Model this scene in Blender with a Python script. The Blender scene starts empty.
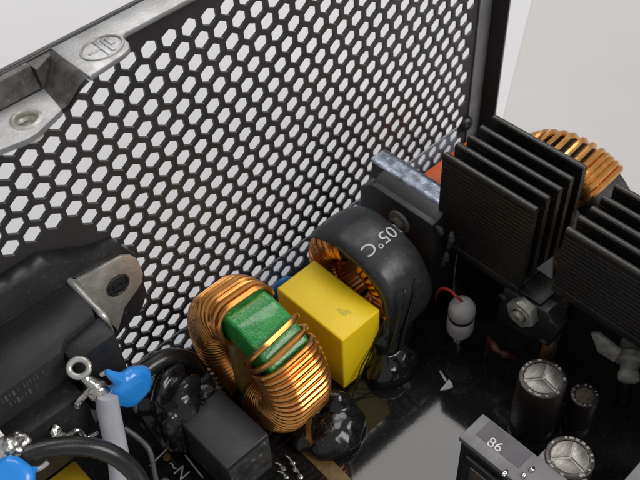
import bpy, bmesh, math, random
from mathutils import Vector, Matrix, noise
from mathutils.geometry import delaunay_2d_cdt

random.seed(7)
S = 0.001                     # the scene is laid out in millimetres
TABLE = -78.5                 # height of the table in panel coordinates (mm)
sc = bpy.context.scene
col = sc.collection

# ------------------------------------------------------------------ camera
# panel coordinates: X along the grille, Y away from the opened side, Z up, origin = one hole of the top row
CAM = Vector((-70.496, -104.254, 82.576))
RX = Vector((0.71976, -0.69288, -0.04320))
RD = Vector((-0.53569, -0.51474, -0.66939))
RF = Vector((0.44157, 0.50494, -0.74166))
FPX = 894.19


def W(p):
    return Vector((p[0] * S, p[1] * S, (p[2] - TABLE) * S))


cd = bpy.data.cameras.new('camera')
cam = bpy.data.objects.new('camera', cd)
col.objects.link(cam)
m = Matrix((RX, -RD, -RF)).transposed().to_4x4()
m.translation = W(CAM)
cam.matrix_world = m
cd.sensor_width = 36.0
cd.lens = 36.0 * FPX / 640.0
cd.clip_start = 0.005
cd.clip_end = 20.0
cd.dof.use_dof = True
cd.dof.focus_distance = 0.155
cd.dof.aperture_fstop = 62.0
sc.camera = cam

# ------------------------------------------------------------------ light
w = bpy.data.worlds.new('World')
sc.world = w
w.use_nodes = True
bg = w.node_tree.nodes['Background']
bg.inputs[0].default_value = (0.93, 0.96, 1.0, 1)
bg.inputs[1].default_value = 0.42


def area(name, loc, target, sx, sy, power, colr):
    ld = bpy.data.lights.new(name, 'AREA')
    ld.shape = 'RECTANGLE'
    ld.size, ld.size_y, ld.energy, ld.color = sx, sy, power, colr
    o = bpy.data.objects.new(name, ld)
    col.objects.link(o)
    o.location = loc
    o.rotation_euler = (Vector(target) - Vector(loc)).to_track_quat('-Z', 'Y').to_euler()
    return o


area('ceiling_panel_lamp', (0.45, 0.55, 1.15), (0, -0.05, 0), 0.95, 0.8, 13.0, (1.0, 0.97, 0.94))
area('front_lamp', (0.55, -1.15, 0.95), (0, -0.03, 0), 0.7, 0.7, 13.0, (1.0, 0.97, 0.93))  # soft area lamp added at front right to light the camera-side faces

sc.view_settings.view_transform = 'Standard'
sc.view_settings.look = 'None'
sc.view_settings.gamma = 1.0
sc.view_settings.exposure = 0.0
sc.view_settings.use_curve_mapping = False
sc.render.engine = 'CYCLES'


def at(px, py, **k):
    """photo pixel -> point on the plane x=, y= or z= (mm)"""
    d = RX * ((px - 320) / FPX) + RD * ((py - 240) / FPX) + RF
    a, v = list(k.items())[0]
    i = 'xyz'.index(a)
    return CAM + d * ((v - CAM[i]) / d[i])


# ------------------------------------------------------------------ materials
def mat(name, c1, c2=None, scale=0.5, rough=0.5, rvar=0.0, metal=0.0, bump=0.0, bscale=2.0, coat=0.0,
        dust=0.0, dcol=(0.30, 0.29, 0.28), dscale=1.6, spec=0.5, trans=0.0, ior=1.45, stretch=(1, 1, 1)):
    mt = bpy.data.materials.new(name)
    mt.use_nodes = True
    nt = mt.node_tree
    p = nt.nodes['Principled BSDF']
    L = nt.links.new
    tc = nt.nodes.new('ShaderNodeTexCoord')
    mp = nt.nodes.new('ShaderNodeMapping')
    mp.inputs['Scale'].default_value = tuple(1000.0 * s for s in stretch)
    L(tc.outputs['Object'], mp.inputs['Vector'])

    def ns(sca, det=4.0):
        n = nt.nodes.new('ShaderNodeTexNoise')
        n.inputs['Scale'].default_value = sca
        n.inputs['Detail'].default_value = det
        L(mp.outputs['Vector'], n.inputs['Vector'])
        return n
    c2 = c2 or tuple(c * 0.75 for c in c1)
    n1 = ns(scale)
    mr = nt.nodes.new('ShaderNodeMapRange')
    mr.inputs['From Min'].default_value = 0.35
    mr.inputs['From Max'].default_value = 0.65
    L(n1.outputs['Fac'], mr.inputs['Value'])
    mx = nt.nodes.new('ShaderNodeMix')
    mx.data_type = 'RGBA'
    mx.inputs[6].default_value = (*c1, 1)
    mx.inputs[7].default_value = (*c2, 1)
    L(mr.outputs[0], mx.inputs[0])
    out = mx.outputs[2]
    if dust > 0:
        nd = ns(dscale, 6.0)
        md = nt.nodes.new('ShaderNodeMapRange')
        md.inputs['From Min'].default_value = 0.60
        md.inputs['From Max'].default_value = 0.76
        md.inputs['To Max'].default_value = dust
        L(nd.outputs['Fac'], md.inputs['Value'])
        m2 = nt.nodes.new('ShaderNodeMix')
        m2.data_type = 'RGBA'
        m2.inputs[7].default_value = (*dcol, 1)
        L(md.outputs[0], m2.inputs[0])
        L(out, m2.inputs[6])
        out = m2.outputs[2]
    L(out, p.inputs['Base Color'])
    p.inputs['Metallic'].default_value = metal
    p.inputs['Specular IOR Level'].default_value = spec
    p.inputs['IOR'].default_value = ior
    p.inputs['Transmission Weight'].default_value = trans
    p.inputs['Coat Weight'].default_value = coat
    p.inputs['Coat Roughness'].default_value = 0.08
    if rvar > 0:
        nr = ns(scale * 3.1)
        r = nt.nodes.new('ShaderNodeMapRange')
        r.inputs['From Min'].default_value = 0.3
        r.inputs['From Max'].default_value = 0.7
        r.inputs['To Min'].default_value = max(0.02, rough - rvar)
        r.inputs['To Max'].default_value = rough + rvar
        L(nr.outputs['Fac'], r.inputs['Value'])
        L(r.outputs[0], p.inputs['Roughness'])
    else:
        p.inputs['Roughness'].default_value = rough
    if bump > 0:
        nb = ns(bscale, 3.0)
        b = nt.nodes.new('ShaderNodeBump')
        b.inputs['Strength'].default_value = 1.0
        b.inputs['Distance'].default_value = bump * S
        L(nb.outputs['Fac'], b.inputs['Height'])
        L(b.outputs['Normal'], p.inputs['Normal'])
    return mt


M = {}
M['table'] = mat('light grey table top', (0.46, 0.448, 0.442), (0.44, 0.428, 0.422), 0.012, 0.45, 0.1, bump=0.02, bscale=0.7)
M['overlay'] = mat('white paper', (0.56, 0.552, 0.565), (0.54, 0.532, 0.545), 0.02, 0.6)
M['case'] = mat('black powder coat', (0.026, 0.024, 0.025), (0.040, 0.037, 0.036), 0.05, 0.45, 0.06, bump=0.015, bscale=4, dust=0.10)
M['strip'] = mat('case coat with painted sheen', (0.21, 0.212, 0.222), (0.16, 0.16, 0.17), 0.2, 0.34, 0.06, bump=0.02, bscale=2, dust=0.15)  # lighter grey stands for light reflected along the panel's right bend
M['zinc'] = mat('worn grey steel', (0.33, 0.33, 0.335), (0.26, 0.258, 0.255), 0.25, 0.45, 0.08, metal=0.5, bump=0.04, bscale=2.0, dust=0.22, dcol=(0.12, 0.11, 0.10), dscale=1.3)
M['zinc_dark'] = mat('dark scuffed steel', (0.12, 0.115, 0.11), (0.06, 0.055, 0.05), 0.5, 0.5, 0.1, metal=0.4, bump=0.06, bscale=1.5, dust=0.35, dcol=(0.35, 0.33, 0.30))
M['steel'] = mat('bright tinned steel', (0.66, 0.65, 0.62), (0.50, 0.47, 0.42), 0.30, 0.34, 0.1, metal=0.7, bump=0.04, bscale=1.0, dust=0.22, dcol=(0.2, 0.15, 0.1))
M['screw'] = mat('dark screw steel', (0.10, 0.10, 0.10), (0.05, 0.05, 0.05), 1.0, 0.35, metal=0.8)
M['alu'] = mat('scuffed aluminium foil', (0.36, 0.40, 0.48), (0.14, 0.16, 0.20), 0.45, 0.30, 0.12, metal=0.85, bump=0.06, bscale=0.9, dust=0.7, dcol=(0.70, 0.73, 0.80), dscale=0.55)
M['film'] = None
M['pcb'] = mat('glossy black solder mask', (0.008, 0.008, 0.009), (0.012, 0.011, 0.011), 0.2, 0.07, 0.0, bump=0.002, bscale=1.5, dust=0.14, dscale=1.9)
M['bare'] = mat('bare brown laminate', (0.16, 0.095, 0.022), (0.10, 0.06, 0.018), 0.6, 0.55, bump=0.05, dust=0.3, dcol=(0.04, 0.03, 0.02))
M['silk'] = mat('white print', (0.62, 0.62, 0.60), (0.45, 0.45, 0.44), 1.0, 0.6)
M['plastic'] = mat('black moulded plastic', (0.013, 0.013, 0.015), (0.022, 0.021, 0.023), 0.15, 0.38, 0.06, bump=0.03, bscale=3.0, dust=0.16)
M['plastic2'] = mat('satin black plastic', (0.020, 0.020, 0.023), (0.028, 0.028, 0.030), 0.1, 0.42, 0.05, bump=0.02, bscale=4.0, dust=0.10)
M['dusty'] = mat('dusty black plastic', (0.02, 0.02, 0.02), (0.05, 0.048, 0.045), 0.35, 0.6, bump=0.05, bscale=2, dust=0.75, dscale=0.7, dcol=(0.28, 0.27, 0.25))
M['greyplastic'] = mat('grey plastic', (0.16, 0.155, 0.16), (0.12, 0.115, 0.12), 0.15, 0.5, 0.08, bump=0.03, bscale=3, dust=0.2)
M['greylabel'] = mat('dark grey label', (0.085, 0.08, 0.09), (0.07, 0.066, 0.075), 0.3, 0.55)
M['brownwin'] = mat('dusty brown tape', (0.10, 0.075, 0.055), (0.05, 0.035, 0.025), 0.5, 0.35, 0.1, bump=0.1, bscale=1.0, dust=0.5, dcol=(0.22, 0.19, 0.16))
M['hs'] = mat('black anodised aluminium', (0.008, 0.0075, 0.007), (0.014, 0.012, 0.010), 0.2, 0.38, 0.06, metal=0.0, bump=0.02, bscale=3, dust=0.30, dscale=2.6, spec=0.5)
M['yellow'] = mat('yellow plastic case', (0.93, 0.655, 0.008), (0.88, 0.60, 0.008), 0.12, 0.42, 0.06, bump=0.015, bscale=1.5, dust=0.10, dscale=0.35, dcol=(0.42, 0.42, 0.12))
M['smudge'] = mat('grey smudge', (0.52, 0.48, 0.10), (0.80, 0.60, 0.02), 1.6, 0.6)
M['green'] = mat('green epoxy', (0.012, 0.21, 0.035), (0.02, 0.28, 0.05), 0.5, 0.22, 0.1, bump=0.24, bscale=1.5, coat=0.5, dust=0.6, dscale=1.7, dcol=(0.25, 0.50, 0.16))  # pale green dust-mask specks stand for glints on the glossy epoxy
M['darkcore'] = mat('dark grey core', (0.022, 0.021, 0.021), (0.045, 0.042, 0.04), 0.6, 0.6, bump=0.3, bscale=0.9, dust=0.25)
M['copper'] = mat('enamelled copper', (0.80, 0.37, 0.10), (0.66, 0.27, 0.06), 0.12, 0.27, 0.05, metal=0.92, coat=0.25, dust=0.15, dcol=(0.25, 0.09, 0.02), dscale=0.5)
M['copper2'] = mat('dark enamelled copper', (0.70, 0.28, 0.075), (0.48, 0.17, 0.04), 0.18, 0.24, 0.06, metal=1.0, coat=0.3)
M['copper3'] = mat('light enamelled copper', (0.86, 0.44, 0.13), (0.70, 0.31, 0.08), 0.2, 0.22, 0.06, metal=1.0, coat=0.3)
M['divider'] = mat('olive brown fibre', (0.22, 0.15, 0.035), (0.15, 0.10, 0.025), 0.5, 0.5, bump=0.06)
M['shrink'] = mat('black shrink sleeve', (0.020, 0.021, 0.024), (0.032, 0.033, 0.037), 0.16, 0.36, 0.07, bump=0.12, bscale=0.35, dust=0.14, dscale=0.9)
M['glue'] = mat('glossy black glue', (0.006, 0.006, 0.007), (0.012, 0.012, 0.012), 0.4, 0.15, 0.05, bump=0.09, bscale=0.45, dust=0.2, dscale=2.2)
M['gluematte'] = mat('satin black glue', (0.010, 0.010, 0.011), (0.02, 0.02, 0.02), 0.4, 0.22, 0.08, bump=0.3, bscale=0.9, dust=0.2)
M['blue'] = mat('blue epoxy', (0.012, 0.22, 0.68), (0.02, 0.26, 0.74), 0.15, 0.28, 0.05, bump=0.06, bscale=0.5, coat=0.4)
M['whitesleeve'] = mat('grey white sleeve', (0.50, 0.50, 0.55), (0.42, 0.42, 0.46), 0.2, 0.42, 0.05, bump=0.05, bscale=0.6, dust=0.1)
M['wire'] = mat('black wire jacket', (0.012, 0.012, 0.013), (0.018, 0.017, 0.017), 0.3, 0.25, 0.05, bump=0.02, dust=0.08)
M['greywire'] = mat('grey wire jacket', (0.09, 0.09, 0.092), (0.06, 0.06, 0.06), 0.3, 0.4, 0.05)
M['white'] = mat('off white ceramic', (0.42, 0.385, 0.385), (0.31, 0.285, 0.28), 0.35, 0.4, 0.08, bump=0.05, bscale=0.8, dust=0.35, dcol=(0.15, 0.14, 0.13))
M['red'] = mat('red wire jacket', (0.42, 0.045, 0.025), (0.30, 0.03, 0.02), 0.4, 0.35)
M['redbrown'] = mat('red brown coating', (0.075, 0.022, 0.014), (0.04, 0.012, 0.008), 0.6, 0.35, bump=0.1)
M['orange'] = mat('orange tape', (0.80, 0.13, 0.015), (0.68, 0.10, 0.012), 0.2, 0.35, 0.06, bump=0.06, bscale=0.5)
M['capsleeve'] = mat('dark brown cap sleeve', (0.012, 0.0085, 0.008), (0.020, 0.014, 0.012), 0.4, 0.42, 0.08, dust=0.10)
M['captop'] = mat('brushed aluminium top', (0.25, 0.235, 0.22), (0.16, 0.15, 0.14), 0.4, 0.42, 0.08, metal=0.75, bump=0.03, stretch=(1, 4, 1))
M['nut'] = mat('zinc plated nut', (0.54, 0.54, 0.48), (0.36, 0.35, 0.30), 0.6, 0.32, 0.08, metal=0.65, bump=0.03)
M['yellowtape'] = mat('yellow tape', (0.55, 0.34, 0.02), (0.42, 0.26, 0.02), 0.3, 0.4)
M['nylon'] = mat('greyish nylon', (0.26, 0.25, 0.22), (0.17, 0.16, 0.14), 0.7, 0.38, bump=0.15, bscale=0.8, dust=0.3, dcol=(0.1, 0.09, 0.08))
M['solder'] = mat('solder', (0.62, 0.61, 0.58), (0.40, 0.38, 0.34), 0.7, 0.25, 0.1, metal=1.0, bump=0.25, bscale=0.9)
M['micagrey'] = mat('grey insulator sheet', (0.20, 0.20, 0.21), (0.16, 0.16, 0.16), 0.4, 0.5)


def film_mat():
    mt = bpy.data.materials.new('clear bluish film')
    mt.use_nodes = True
    nt = mt.node_tree
    p = nt.nodes['Principled BSDF']
    p.inputs['Base Color'].default_value = (0.75, 0.85, 1.0, 1)
    p.inputs['Roughness'].default_value = 0.12
    tr = nt.nodes.new('ShaderNodeBsdfTransparent')
    tr.inputs[0].default_value = (0.96, 0.98, 1.0, 1)
    mx = nt.nodes.new('ShaderNodeMixShader')
    mx.inputs[0].default_value = 0.10
    nt.links.new(tr.outputs[0], mx.inputs[1])
    nt.links.new(p.outputs[0], mx.inputs[2])
    nt.links.new(mx.outputs[0], nt.nodes['Material Output'].inputs['Surface'])
    return mt


M['film'] = film_mat()

# ------------------------------------------------------------------ builders
ORG = {}


def tag(o, label=None, cat=None, group=None, kind=None):
    if label:
        o['label'] = label
    if cat:
        o['category'] = cat
    if group:
        o['group'] = group
    if kind:
        o['kind'] = kind
    return o


def thing(name, label, cat, loc, group=None):
    o = bpy.data.objects.new(name, None)
    o.empty_display_size = 0.005
    col.objects.link(o)
    o.location = W(loc)
    ORG[o.name] = Vector(loc)
    return tag(o, label, cat, group)


class MB:
    def __init__(s):
        s.v, s.f = [], []

    def add(s, vs, fs):
        n = len(s.v)
        s.v += [Vector(v) for v in vs]
        s.f += [tuple(i + n for i in f) for f in fs]
        return s

    def box(s, x0, x1, y0, y1, z0, z1, bev=0.0, seg=2):
        bm = bmesh.new()
        bmesh.ops.create_cube(bm, size=1.0)
        for v in bm.verts:
            v.co = Vector((x0 + (v.co.x + .5) * (x1 - x0), y0 + (v.co.y + .5) * (y1 - y0), z0 + (v.co.z + .5) * (z1 - z0)))
        if bev > 0:
            bmesh.ops.bevel(bm, geom=bm.edges[:], offset=bev, segments=seg, profile=0.5, affect='EDGES')
        return s.bm(bm)

    def bm(s, bm):
        bm.verts.index_update()
        s.add([v.co.copy() for v in bm.verts], [[v.index for v in f.verts] for f in bm.faces])
        bm.free()
        return s

    def prism(s, poly, fn, bev=0.0):
        """poly: 2-D points; fn(u, v, side) -> 3-D, side 0 / 1"""
        n = len(poly)
        bm = bmesh.new()
        a = [bm.verts.new(fn(u, v, 0)) for u, v in poly]
        b = [bm.verts.new(fn(u, v, 1)) for u, v in poly]
        bm.faces.new(a)
        bm.faces.new(b[::-1])
        for i in range(n):
            bm.faces.new((a[i], b[i], b[(i + 1) % n], a[(i + 1) % n]))
        bmesh.ops.recalc_face_normals(bm, faces=bm.faces[:])
        if bev > 0:
            bmesh.ops.bevel(bm, geom=bm.edges[:], offset=bev, segments=2, profile=0.5, affect='EDGES')
        return s.bm(bm)

    def lathe(s, prof, base, axis=Vector((0, 0, 1)), seg=32, close=False):
        """prof: (r, h) pairs turned about axis through base"""
        axis = Vector(axis).normalized()
        u = axis.orthogonal().normalized()
        v = axis.cross(u)
        base = Vector(base)
        vs, fs = [], []
        k = len(prof)
        for i in range(seg):
            a = 2 * math.pi * i / seg
            d = u * math.cos(a) + v * math.sin(a)
            for r, h in prof:
                vs.append(base + axis * h + d * r)
        for i in range(seg):
            j = (i + 1) % seg
            for q in range(k if close else k - 1):
                q2 = (q + 1) % k
                fs.append((i * k + q, j * k + q, j * k + q2, i * k + q2))
        return s.add(vs, fs)

    def tube(s, pts, r, seg=8, cap=True):
        pts = [Vector(p) for p in pts]
        n = len(pts)
        rr = r if isinstance(r, (list, tuple)) else [r] * n
        t0 = (pts[1] - pts[0]).normalized()
        u = t0.orthogonal().normalized()
        vs, fs = [], []
        for i, p in enumerate(pts):
            t = (pts[min(i + 1, n - 1)] - pts[max(i - 1, 0)])
            t = t.normalized() if t.length > 1e-9 else t0
            u = (u - t * u.dot(t))
            u = u.normalized() if u.length > 1e-6 else t.orthogonal().normalized()
            b = t.cross(u)
            for k in range(seg):
                a = 2 * math.pi * k / seg
                vs.append(p + (u * math.cos(a) + b * math.sin(a)) * rr[i])
        for i in range(n - 1):
            for k in range(seg):
                k2 = (k + 1) % seg
                fs.append((i * seg + k, i * seg + k2, (i + 1) * seg + k2, (i + 1) * seg + k))
        if cap:
            fs.append(tuple(range(seg))[::-1])
            fs.append(tuple((n - 1) * seg + k for k in range(seg)))
        return s.add(vs, fs)

    def blob(s, c, rad, amp=0.25, freq=0.3, seed=0.0, sub=4, flat=None):
        bm = bmesh.new()
        bmesh.ops.create_icosphere(bm, subdivisions=sub, radius=1.0)
        c = Vector(c)
        for v in bm.verts:
            d = v.co.normalized()
            p = Vector((d.x * rad[0], d.y * rad[1], d.z * rad[2]))
            k = 1 + amp * noise.noise((p + Vector((seed, seed * 2, 0))) * freq) + amp * 0.4 * noise.noise((p + Vector((0, seed, 9))) * freq * 2.7)
            v.co = c + p * k
            if flat is not None and v.co.z < flat:
                v.co.z = flat
        return s.bm(bm)

    def remesh(s, vox=0.3, it=6):
        me = bpy.data.meshes.new('tmp')
        me.from_pydata([v[:] for v in s.v], [], s.f)
        o = bpy.data.objects.new('tmp', me)
        col.objects.link(o)
        a = o.modifiers.new('r', 'REMESH')
        a.mode = 'VOXEL'
        a.voxel_size = vox
        b = o.modifiers.new('s', 'SMOOTH')
        b.factor = 0.6
        b.iterations = it
        m2 = bpy.data.meshes.new_from_object(o.evaluated_get(bpy.context.evaluated_depsgraph_get()))
        out = MB()
        out.add([v.co.copy() for v in m2.vertices], [tuple(p.vertices) for p in m2.polygons])
        bpy.data.objects.remove(o)
        bpy.data.meshes.remove(me)
        bpy.data.meshes.remove(m2)
        return out

    def build(s, name, mt, parent=None, smooth=True, base=None, angle=38):
        org = ORG[parent.name] if parent else Vector(base if base else (0, 0, TABLE))
        me = bpy.data.meshes.new(name)
        me.from_pydata([((v - org) * S)[:] for v in s.v], [], s.f)
        me.materials.append(mt if not isinstance(mt, str) else M[mt])
        bm = bmesh.new()
        bm.from_mesh(me)
        bmesh.ops.recalc_face_normals(bm, faces=bm.faces[:])
        bm.to_mesh(me)
        bm.free()
        if smooth:
            me.polygons.foreach_set('use_smooth', [True] * len(me.polygons))
            me.set_sharp_from_angle(angle=math.radians(angle))
        o = bpy.data.objects.new(name, me)
        col.objects.link(o)
        if parent:
            o.parent = parent
        else:
            o.location = W(org)
        ORG[o.name] = org.copy()
        return o


def smoothpath(pts, n=8):
    """Catmull-Rom through the points"""
    P = [Vector(p) for p in pts]
    P = [P[0] * 2 - P[1]] + P + [P[-1] * 2 - P[-2]]
    out = []
    for i in range(1, len(P) - 2):
        a, b, c, d = P[i - 1:i + 3]
        for k in range(n):
            t = k / n
            out.append(0.5 * ((2 * b) + (c - a) * t + (2 * a - 5 * b + 4 * c - d) * t * t + (3 * b - a - 3 * c + d) * t ** 3))
    out.append(P[-2])
    return out


def text_mesh(body, size):
    cu = bpy.data.curves.new('txt', 'FONT')
    cu.body = body
    cu.size = size
    cu.align_x = 'CENTER'
    cu.align_y = 'CENTER'
    cu.resolution_u = 4
    o = bpy.data.objects.new('txt', cu)
    col.objects.link(o)
    dg = bpy.context.evaluated_depsgraph_get()
    me = bpy.data.meshes.new_from_object(o.evaluated_get(dg))
    vs = [v.co.copy() for v in me.vertices]
    fs = [tuple(p.vertices) for p in me.polygons]
    bpy.data.objects.remove(o)
    bpy.data.curves.remove(cu)
    bpy.data.meshes.remove(me)
    return vs, fs


# ------------------------------------------------------------------ table and paper
tag(MB().add([(-3000, -3000, TABLE), (3000, -3000, TABLE), (3000, 3000, TABLE), (-3000, 3000, TABLE)], [(0, 1, 2, 3)])
    .build('table_surface', 'table', smooth=False), kind='structure')
p0, p1 = at(504, 114, z=TABLE + .3), at(532, 0, z=TABLE + .3)
dr = (p1 - p0).normalized()
nr = Vector((-dr.y, dr.x, 0))
q = [p0 - dr * 330, p0 + dr * 420, p0 + dr * 420 + nr * 420, p0 - dr * 330 + nr * 420]  # slightly paler flat sheet covering part of the table
mb = MB()
mb.prism([(v.x, v.y) for v in q], lambda u, v, s: (u, v, TABLE + 0.05 + 0.25 * s))
tag(mb.build('overlay_sheet', 'overlay', smooth=False, base=(0, 150, TABLE)),
    'plain white paper sheet lying flat on the grey table under the grille', 'overlay')

# ------------------------------------------------------------------ case with the honeycomb grille
P = 4.0
XL, XR, ZT, ZB = -78.0, 77.0, 8.5, -77.5
case = thing('power_supply_case', 'black sheet steel power supply case with a honeycomb grille back panel', 'case', (2, 0, TABLE))


def hole_ok(u, n):
    if u > (17.6 if n % 2 else 17.1) or u < -18.6:
        return False
    if n < 0 or n > 21:
        return False
    if n > 6:
        if n <= 11 and u < -11 + n / 2 - .1:
            return False
        if 12 <= n <= 14 and u < -6.1:
            return False
        if n >= 15 and u < -9.1:
            return False
    return True


holes = []
HR = 1.80      # corner radius of a hole
for n in range(0, 22):
    for mm in range(-40, 40):
        u = mm + n / 2
        if hole_ok(u, n):
            holes.append((u * P, -n * P * math.sqrt(3) / 2))
pts, edges = [], []


def loop2(ring):
    b = len(pts)
    pts.extend(Vector(p) for p in ring)
    edges.extend((b + i, b + (i + 1) % len(ring)) for i in range(len(ring)))


loop2([(XL, ZB), (XR, ZB), (XR, ZT), (XL, ZT)])
hexa = []
for cx, cz in holes:
    ring = []
    for k in range(6):
        a0 = math.radians(90 + 60 * k)
        for da in (-4, 4):     # slightly clipped corners
            a = a0 + math.radians(da)
            rr = HR * math.cos(math.pi / 6) / math.cos(math.pi / 6 - math.radians(4))
            ring.append((cx + rr * math.cos(a), cz + rr * math.sin(a)))
    hexa.append(ring)
    loop2(ring)
ov, oe, of, iv, _, _ = delaunay_2d_cdt(pts, edges, [], 0, 1e-5)
hset = {}
for cx, cz in holes:
    hset.setdefault((round(cx / 4), round(cz / 4)), []).append((cx, cz))


def in_hole(x, z):
    kx, kz = round(x / 4), round(z / 4)
    for a in (-1, 0, 1):
        for b in (-1, 0, 1):
            for cx, cz in hset.get((kx + a, kz + b), ()):
                if (x - cx) ** 2 + (z - cz) ** 2 < 1.5 ** 2:
                    return True
    return False


TH = 0.6
mb = MB()
nv = len(ov)
keep = []
for f in of:
    c = sum((ov[i] for i in f), Vector((0, 0))) / len(f)
    if not in_hole(c.x, c.y):
        keep.append(tuple(f))
mb.v = [Vector((p.x, 0, p.y)) for p in ov] + [Vector((p.x, TH, p.y)) for p in ov]
mb.f = keep + [tuple(i + nv for i in f[::-1]) for f in keep]
cnt = {}
for f in keep:
    for i in range(len(f)):
        a, b = f[i], f[(i + 1) % len(f)]
        cnt[(a, b)] = 1
for (a, b) in list(cnt):
    if (b, a) not in cnt:
        mb.f.append((b, a, a + nv, b + nv))
mb.build('grille_panel', 'case', case, angle=25)

# floor of the case, right hand flange, top rim with the screw tabs
MB().box(XL, XR, -165, TH, ZB - 1.0, ZB - 0.01).build('floor_plate', 'case', case)
mb = MB()
mb.prism([(XR - 0.0, 0.4), (XR + 0.9, 1.2), (XR + 1.3, 0.2), (XR + 1.3, -4.6), (XR + 0.5, -4.8), (XR + 0.5, -0.4)],
         lambda u, v, s: (u, v, ZB if s == 0 else ZT))
mb.build('side_flange', 'case', case)
mb = MB()
mb.prism([(72.6, -0.45), (XR + 0.2, -0.45), (XR + 0.2, -0.02), (72.6, -0.02)], lambda u, v, s: (u, v, ZB if s == 0 else ZT - 4))
mb.build('edge_sheen_strip', 'strip', case)  # panel edge with its reflected sheen put into the colour
# top rim: narrow flange, widening into the embossed tab
rim = [(XR, -4.7), (-17.8, -4.7), (-18.6, -5.1), (-18.9, -5.8), (-19.0, -7.0), (-19.7, -8.2), (-21.2, -8.8), (-24.0, -9.1), (-27.4, -9.5),
       (-27.6, 0.4), (XR, 0.4)]
MB().prism(rim, lambda u, v, s: (u, v, ZT - 0.9 + 0.9 * s), bev=0.2).build('top_rim', 'zinc', case)
mb = MB()
mb.prism([(0.4, ZT - 2.6), (1.5, ZT - 2.6), (1.5, ZT - 0.5), (1.0, ZT + 0.15), (0.4, ZT + 0.15)], lambda u, v, s: (XL if s == 0 else XR, u, v), bev=0.15)
mb.build('rim_edge', 'case', case)
# lowered tab with the threaded hole, slope and pocket wall
LOW = 5.0
mb = MB()
hc = at(26, 119, z=LOW)
hr = 1.75
outer = [(-31.4, -2.6), (-32.2, -8.4), (-34.7, -9.3), (-37.3, -10.2), (-39.0, -10.2), (-45.5, -8.8), (-50, -8.6), (-50, -2.2)]
pv = [Vector(p) for p in outer] + [Vector((hc.x + hr * math.cos(a), hc.y + hr * math.sin(a))) for a in [2 * math.pi * k / 24 for k in range(24)]]
ee = [(i, (i + 1) % 8) for i in range(8)] + [(8 + i, 8 + (i + 1) % 24) for i in range(24)]
o2, _, f2, _, _, _ = delaunay_2d_cdt(pv, ee, [list(range(8))], 1, 1e-5)
f2 = [f for f in f2 if (sum((o2[i] for i in f), Vector((0, 0))) / len(f) - Vector((hc.x, hc.y))).length > hr * 0.97]
nn = len(o2)
mb.v = [Vector((p.x, p.y, LOW)) for p in o2] + [Vector((p.x, p.y, LOW - 0.9)) for p in o2]
mb.f = [tuple(f) for f in f2] + [tuple(i + nn for i in f[::-1]) for f in f2]
ed = {(f[i], f[(i + 1) % len(f)]) for f in f2 for i in range(len(f))}
for a, b in ed:
    if (b, a) not in ed:
        mb.f.append((b, a, a + nn, b + nn))
tab = mb.build('screw_tab', 'zinc', case)
mb = MB()
mb.lathe([(hr + 0.55, 0.03), (hr + 0.1, 0.3), (hr - 0.15, 0.1), (hr - 0.25, -0.5), (hr - 0.05, -0.9), (hr - 0.3, -1.4), (hr - 0.05, -1.9), (hr - 0.3, -2.5), (hr - .1, -3.0)], (hc.x, hc.y, LOW), seg=28)
mb.build('thread_collar', 'steel', tab)
mb = MB()
sl = [(-27.5, -9.5, ZT), (-27.5, -0.2, ZT), (-31.4, -2.6, LOW), (-32.2, -8.4, LOW)]
g = 8
vs, fs = [], []
for i in range(g + 1):
    for j in range(g + 1):
        a, b = i / g, j / g
        s_ = a * a * (3 - 2 * a)
        top = Vector(sl[0]).lerp(Vector(sl[1]), b)
        bot = Vector(sl[3]).lerp(Vector(sl[2]), b)
        p = top.lerp(bot, a)
        p.z = top.z + (bot.z - top.z) * s_ + 0.25 * noise.noise(p * 0.6)
        vs.append(p)
for i in range(g):
    for j in range(g):
        fs.append((i * (g + 1) + j, (i + 1) * (g + 1) + j, (i + 1) * (g + 1) + j + 1, i * (g + 1) + j + 1))
n0 = len(vs)
vs2 = vs + [v - Vector((0, 0, 0.8)) for v in vs]
mb.add(vs2, fs + [tuple(i + n0 for i in f[::-1]) for f in fs])
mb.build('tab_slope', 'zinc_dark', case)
mb = MB()
mb.prism([(-1.2, ZT - 0.1), (-2.2, LOW + 0.02), (-0.05, LOW + 0.02), (-0.05, ZT - 0.1)], lambda u, v, s: (-31.6 if s else -50, u, v))
mb.prism([(-27.7, -0.05), (-27.7, -0.7), (-31.5, -2.55), (-31.5, -0.05)], lambda u, v, s: (u, v, ZT - 0.2 if s else LOW))
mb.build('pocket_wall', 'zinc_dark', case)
MB().add([(-40.5, -1.55, 7.35), (-37.2, -1.55, 7.35), (-38.0, -2.05, 5.6), (-41.5, -2.05, 5.6)], [(0, 1, 2, 3)]).build('pale_patch', 'zinc', case)  # lighter quad laid on the pocket wall
# embossed ring with the mark inside
rc = (-22.4, -5.35)
mb = MB()
rp = [(rc[0] + 2.85 * math.cos(a) * 1.12, rc[1] + 2.45 * math.sin(a), ZT + 0.02) for a in [2 * math.pi * k / 40 for k in range(41)]]
mb.tube(rp, 0.22, 6)
mb.build('embossed_ring', 'zinc', case)
mb = MB()
mb.box(rc[0] - 0.35, rc[0] + 0.35, rc[1] - 2.2, rc[1] + 2.2, ZT - 0.05, ZT + 0.16, 0.06)
mb.box(rc[0] + 0.6, rc[0] + 1.2, rc[1] - 1.7, rc[1] + 1.7, ZT - 0.05, ZT + 0.14, 0.06)
mb.box(rc[0] + 1.3, rc[0] + 2.0, rc[1] - 0.4, rc[1] + 1.5, ZT - 0.05, ZT + 0.14, 0.06)
mb.box(rc[0] - 2.3, rc[0] - 0.3, rc[1] - 0.2, rc[1] + 0.25, ZT - 0.05, ZT + 0.12, 0.06)
mb.build('embossed_mark', 'zinc', case)
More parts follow.
